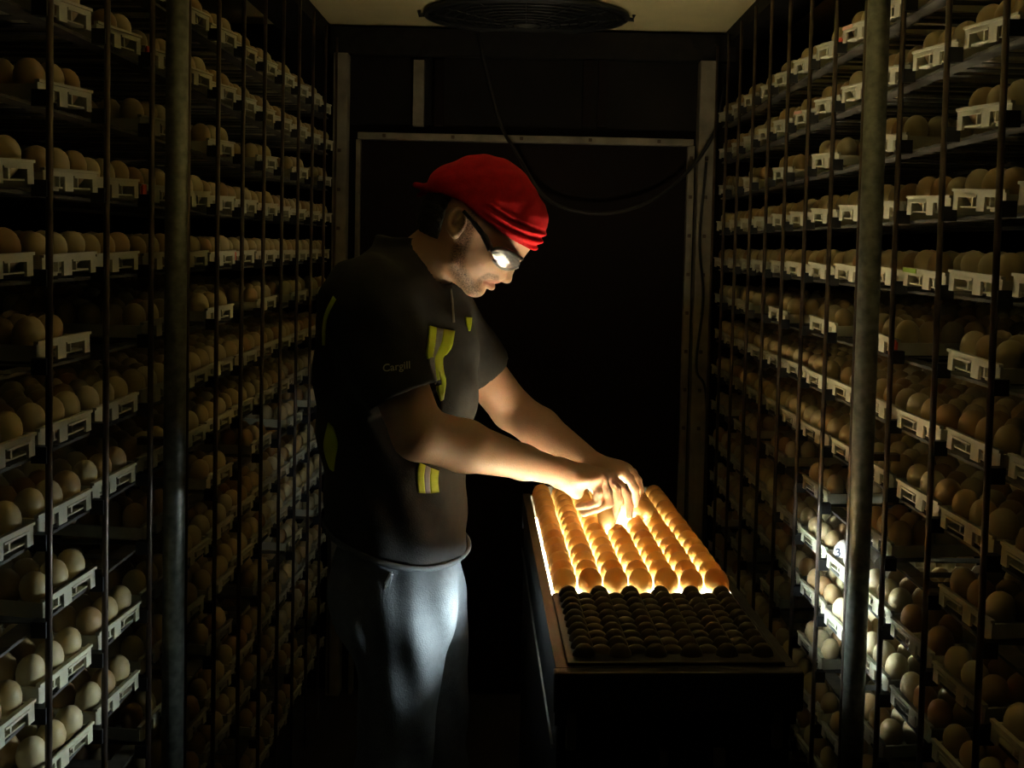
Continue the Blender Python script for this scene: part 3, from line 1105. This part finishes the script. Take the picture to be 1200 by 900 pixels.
def patch(name, m, left, right, bvh, off=0.0022, n=14, parent=None, thick=0.0016, k=5):
    """cloth strip laid on a surface: its two edges are given as picture polylines"""
    Lp, Rp = catmull([Vector((x, y, 0)) for x, y in left], 6), catmull([Vector((x, y, 0)) for x, y in right], 6)
    def at(P, t):
        f = t * (len(P) - 1); i = min(int(f), len(P) - 2)
        return P[i].lerp(P[i + 1], f - i)
    o = Vector((0, 0, CAM_Z))
    rows = []
    for i in range(n + 1):
        row = []
        for j in range(k + 1):
            p = at(Lp, i / n).lerp(at(Rp, i / n), j / k)
            d = (W(p.x, p.y, 1.5) - o).normalized()
            h, nn, _, _ = bvh.ray_cast(o, d)
            row.append((h, nn) if h is not None else None)
        rows.append(row)
    b = bmesh.new()
    def vt(r, s):
        return b.verts.new(r[0] + r[1] * s) if r else None
    top = [[vt(r, off) for r in row] for row in rows]
    bot = [[vt(r, off - thick - 0.002) for r in row] for row in rows]
    def face(*v):
        if all(v):
            b.faces.new(v)
    for i in range(n):
        for j in range(k):
            c = (top[i][j], top[i + 1][j], top[i + 1][j + 1], top[i][j + 1])
            if all(c) and max((c[a].co - c[(a + 1) % 4].co).length for a in range(4)) < 0.05:
                face(*c)
                face(*[bot[x][y] for x, y in ((i, j), (i, j + 1), (i + 1, j + 1), (i + 1, j))])
    be = [e for e in b.edges if e.is_boundary]
    pairs = {}
    for R1, R2 in zip(top, bot):
        for x, y in zip(R1, R2):
            if x:
                pairs[x] = y
    for e in be:
        x, y = e.verts
        if x in pairs and y in pairs:
            b.faces.new((x, y, pairs[y], pairs[x]))
    bmesh.ops.delete(b, geom=[v for v in b.verts if not v.link_faces], context='VERTS')
    return obj(name, b, m, parent, True)


yl = [('lime_tape', 'lime', [(503, 382), (501, 400), (499, 414), (500.5, 421)], [(511, 384), (509.5, 400), (507, 414), (507, 419)]),
      ('silver_tape', 'silver', [(511, 384), (509, 402), (506, 415), (502, 424), (507, 440), (511, 450)], [(519, 385.5), (516, 402), (510, 415), (508, 424), (510, 440), (511.5, 449)]),
      ('lime_tape', 'lime', [(519, 385.5), (516, 402), (510, 415), (508, 424), (510, 440), (511, 450), (516, 470)], [(532, 388), (529, 406), (523, 415), (518, 420), (519, 435), (522, 447), (519, 468)]),
      ('lime_tape', 'lime', [(545, 372), (546.5, 380), (549, 388)], [(552, 372.5), (551.5, 380), (550, 388)]),
      ('lime_tape', 'lime', [(491, 542), (488, 556), (490, 577)], [(498, 545), (496.5, 558), (498, 577.5)]),
      ('silver_tape', 'silver', [(498, 545), (496.5, 558), (498, 577.5)], [(504, 548), (503, 560), (504, 577.5)]),
      ('lime_tape', 'lime', [(504, 548), (503, 560), (504, 577.5)], [(513.5, 551.5), (512.5, 564), (514, 576.5)]),
      ('silver_tape', 'silver', [(527, 338), (529, 356), (530.5, 378)], [(528.5, 338), (530.5, 356), (532, 378)]),
      ('lime_tape', 'lime', [(391, 347), (382, 366), (379, 384), (379, 405)], [(394, 351), (385.5, 368), (382, 384), (381, 405)]),
      ('lime_tape', 'lime', [(385, 495), (380, 522), (386, 546), (391, 552)], [(391, 501), (396, 520), (393, 538), (391.5, 552)])]
TAPE_L = {'lime': 'lime yellow reflective tape', 'silver': 'grey reflective tape'}
for nm, mk, l_, r_ in yl:
    o = patch(nm, M[mk], l_, r_, dg_bvh, parent=so)
    tag(o, TAPE_L[mk])


def lettering(text, m, o_px, size_px, slant, target, name, parent, depth_off=0.001, bold=0.010):
    cu = bpy.data.curves.new('lettering', 'FONT')
    cu.body = text; cu.size = 1.0; cu.offset = bold
    cu.resolution_u = 3
    to = bpy.data.objects.new('lettering', cu)
    COL.objects.link(to)
    dg = bpy.context.evaluated_depsgraph_get()
    tm = bpy.data.meshes.new_from_object(to.evaluated_get(dg))
    bpy.data.objects.remove(to)
    b = bmesh.new(); b.from_mesh(tm)
    bmesh.ops.triangulate(b, faces=b.faces)
    bmesh.ops.subdivide_edges(b, edges=b.edges, cuts=1)
    o = Vector((0, 0, CAM_Z))
    for v in b.verts:
        px = o_px[0] + v.co.x * size_px * math.cos(slant) + v.co.y * size_px * math.sin(slant) * 0.3
        py = o_px[1] - v.co.y * size_px + v.co.x * size_px * math.sin(slant)
        d = (W(px, py, 1.5) - o).normalized()
        h, nn, _, _ = target.ray_cast(o, d)
        v.co = h + nn * depth_off if h is not None else W(px, py, 1.5)
    return obj(name, b, m, parent)


tag(lettering('Cargill', M['letter'], (448.5, 436), 12.5, -0.13, dg_bvh, 'sleeve_lettering', so, 0.0015), 'pale lettering on the sleeve')
# rolled hem of the shirt
hem = []
for k in range(65):
    a = 2 * math.pi * k / 64
    ca, sa = math.cos(a), math.sin(a)
    e = 2 / 2.3
    qf, qr = 0.1195 * math.copysign(abs(ca) ** e, ca), 0.169 * math.copysign(abs(sa) ** e, sa)
    hem.append((-.2195 + qf * FX - qr * FY, CY + qf * FY + qr * FX, 1.013 - 0.31 * (-.2195 + qf * FX - qr * FY - CX)))
tube_obj('hem', hem, 0.0052, M['trousers'], so, 8)

# ------------------------------------------------------------------ trousers
tr = Field()
tr.add(ell((CX + 0.006, CY, 0.93), (0.111, 0.165, 0.16), ((FX, FY, 0), (-FY, FX, 0), (0, 0, 1))), 0.02)
tr.add(cap(HIPR, KNR, 0.089, 0.062), 0.03)
tr.add(cap(KNR, ANR + Vector((0, 0, -0.03)), 0.063, 0.056), 0.03)
tr.add(cap(HIPL, KNL, 0.086, 0.064), 0.025)
tr.add(cap(KNL, ANL + Vector((0, 0, -0.03)), 0.064, 0.056), 0.03)
tr.warp(lambda P: 0.004 * np.sin(30 * P[:, 2] + 60 * P[:, 0] + 22 * P[:, 1]) * np.sin(14 * P[:, 2] + 2) + 0.002 * np.sin(120 * P[:, 0] + 14 * P[:, 2]))
tr.cut(lambda P: P[:, 2] - 1.022 + 0.31 * (P[:, 0] - CX))
tr.cut(lambda P: 0.055 - P[:, 2])
V, Q = tr.mesh((-0.50, 1.40, 0.03), (0.02, 1.92, 1.09), 0.006, 2)
tme = np_mesh('trousers', V, Q)
tme.materials.append(M['trousers'])
to = obj('trousers', tme, None, man)
tb_bvh = BVHTree.FromPolygons([Vector(v) for v in V], [tuple(q) for q in Q])
c0, c1 = W(459, 672, 1.50), W(448, 697, 1.50)
fl = bmesh.new()
for s in (0, 1):
    pass
rag = [W(457, 671, 1.505), W(461, 673, 1.505), W(456, 688, 1.50), W(447.5, 699, 1.50), W(449, 686, 1.50)]
vs = [fl.verts.new(p) for p in rag]
f = fl.faces.new(vs)
r = bmesh.ops.extrude_face_region(fl, geom=[f])
bmesh.ops.translate(fl, verts=[v for v in r['geom'] if isinstance(v, bmesh.types.BMVert)], vec=(0, 0.012, 0))
bmesh.ops.bevel(fl, geom=list(fl.edges), offset=0.003, segments=2, affect='EDGES')
tag(obj('pocket_flap', fl, M['white_cloth'], to), 'pale corner of cloth at the hip pocket')
for n_ in (ANR, ANL):
    sh = Field()
    g = Vector((n_.x, n_.y, 0))
    sh.add(cap(g + Vector((-0.035, 0, 0.05)), g + Vector((0.06, -0.01, 0.045)), 0.043, 0.040), 0.02)
    sh.add(cap(g + Vector((0.06, -0.01, 0.038)), g + Vector((0.15, -0.03, 0.032)), 0.042, 0.036), 0.02)
    sh.add(cap(g + Vector((-0.01, 0, 0.06)), g + Vector((-0.005, 0, 0.15)), 0.045, 0.047), 0.02)
    sh.cut(lambda P: -P[:, 2] + 0.0)
    V, Q = sh.mesh(g + Vector((-0.12, -0.12, -0.02)), g + Vector((0.24, 0.10, 0.22)), 0.006, 1)
    sm = np_mesh('work_boot', V, Q)
    sm.materials.append(M['shoe'])
    obj('work_boot', sm, None, man)

# ------------------------------------------------------------------ bandana, hair, glasses
EDGE = [(470, 214), (500, 226), (520, 229), (545, 239), (560, 252.5), (576, 264), (600, 281.5), (623, 293), (660, 306)]
EU, EV = np.array([p[0] for p in EDGE]), np.array([p[1] for p in EDGE])
ban = Field()
ban.add(ell(H(566, 248), (0.1065, 0.0845, 0.1045), HAX), 0.01)
ban.add(ell(H(609, 262), (0.050, 0.060, 0.055), HAX), 0.022)
ban.add(ell(H(602, 274), (0.046, 0.067, 0.052), HAX), 0.015)
ban.add(ell(H(530, 226), (0.050, 0.060, 0.045), HAX), 0.02)


def ban_fold(P):
    u, v = UV(P)
    t = v - np.interp(u, EU, EV)             # negative above the edge
    g = np.exp(-((t + 14) / 13) ** 2) * np.clip((u - 565) / 25, 0, 1)
    return 0.0058 * g * np.sin(0.62 * t + 0.05 * u + 38 * P[:, 1]) + 0.0012 * np.sin(0.16 * u + 0.22 * v) * np.sin(0.11 * u - 0.13 * v + 30 * P[:, 1])


ban.warp(ban_fold)


def ban_cut(P):
    u, v = UV(P)
    return (v - np.interp(u, EU, EV)) * PX * 0.8


ban.cut(ban_cut)
V, Q = ban.mesh(H(480, 320) - Vector((0, 0.10, 0.01)), H(665, 165) + Vector((0, 0.10, 0)), 0.003, 2)
bme = np_mesh('bandana', V, Q)
bme.materials.append(M['bandana'])
bn = obj('bandana', bme, None, man)
kn = Field()
kn.add(ell(H(506, 221), (0.016, 0.020, 0.012)), 0.005)
kn.add(cap(H(502, 221), H(487, 216.5), 0.0075, 0.0055), 0.006)
kn.add(cap(H(502, 222), H(490, 228) + Vector((0, 0.015, 0)), 0.007, 0.004), 0.006)
V, Q = kn.mesh(H(474, 242) - Vector((0, 0.04, 0)), H(528, 203) + Vector((0, 0.04, 0)), 0.0022, 1)
kme = np_mesh('knot', V, Q)
kme.materials.append(M['bandana'])
obj('knot', kme, None, bn)
hr = Field()
hr.add(ell(H(561, 252), (0.1025, 0.0815, 0.1015), HAX), 0.01)
hr.add(ell(H(515, 262), (0.036, 0.056, 0.040)), 0.03)


def hair_zone(P):
    u, v = UV(P)
    back = np.maximum(u - np.interp(v, [225, 245, 262, 280, 300], [538, 527, 522, 517, 500]), v - 296)
    return back * PX


hr.cut(hair_zone)
hr.warp(lambda P: 0.0012 * np.sin(400 * P[:, 0] + 260 * P[:, 2]) * np.sin(330 * P[:, 1]))
V, Q = hr.mesh(H(480, 320) - Vector((0, 0.10, 0)), H(570, 215) + Vector((0, 0.10, 0)), 0.0028, 1)
hme = np_mesh('hair', V, Q)
hme.materials.append(M['hair'])
obj('hair', hme, None, man)

m, nt, b = new_mat('lens_plastic')
b.inputs['Base Color'].default_value = (0.55, 0.57, 0.60, 1)
b.inputs['Roughness'].default_value = 0.2
b.inputs['Metallic'].default_value = 0.75
b.inputs['Coat Weight'].default_value = 0.5
M['lens'] = m
gl = obj('glasses', tube(bmesh.new(), catmull([near(543, 247, 0.083), near(556, 262, 0.084), near(568, 278, 0.082), near(575, 293, 0.089)], 5), [0.0035] * 5 + [0.0048] * 5 + [0.006] * 6, 8), M['black'], man, True)
obj('temple', tube(bmesh.new(), catmull([far(543, 247, 0.083), far(556, 262, 0.084), far(568, 278, 0.082), far(575, 293, 0.089)], 5), [0.0035] * 5 + [0.0048] * 5 + [0.006] * 6, 8), M['black'], gl, True)
TOPE = [(575, 294, .090), (582, 291.5, .091), (590, 292.5, .086), (600, 296.5, .071), (608, 302, .043)]
BOTE = [(577, 305, .076), (583, 311.5, .065), (591, 315.5, .053), (600, 316, .041), (607, 313.5, .027)]
for fn in (near, far):
    t_ = catmull([fn(*p) for p in TOPE], 4)
    b__ = catmull([fn(*p) for p in BOTE], 4)
    lb = bmesh.new()
    grid = []
    for i in range(len(t_)):
        row = []
        for j in range(9):
            s = j / 8
            p = t_[i].lerp(b__[i], s) + fw * 0.004 * math.sin(math.pi * s)
            row.append(lb.verts.new(p))
        grid.append(row)
    for i in range(len(t_) - 1):
        for j in range(8):
            lb.faces.new((grid[i][j], grid[i + 1][j], grid[i + 1][j + 1], grid[i][j + 1]))
    bmesh.ops.solidify(lb, geom=lb.faces[:], thickness=0.0018)
    obj('lens', lb, M['lens'], gl, True)
    obj('rim', tube(bmesh.new(), t_, 0.0042, 8), M['black'], gl, True)
    obj('rim', tube(bmesh.new(), b__, 0.0018, 8), M['silver'], gl, True)
obj('bridge', tube(bmesh.new(), catmull([near(608, 302, .043), near(611, 303, .014), far(611, 303, .014), far(608, 302, .043)], 4), 0.004, 8), M['black'], gl, True)

# the inked number on one white egg
if marked_egg is not None:
    bm2 = bmesh.new(); bm2.from_mesh(marked_egg.data)
    bm2.transform(marked_egg.matrix_basis)
    tgt = BVHTree.FromBMesh(bm2)
    q = project(marked_egg.matrix_basis.translation)
    tag(lettering('3', M['ink'], (q[0] - 10.0, q[1] + 4), 13.5, -0.25, tgt, 'ink_mark', marked_egg, 0.0006, 0.035), 'dark blue inked figure 3')
    marked_egg['label'] = 'white egg marked with a dark blue 3 beside the right post'
    bm2.free()
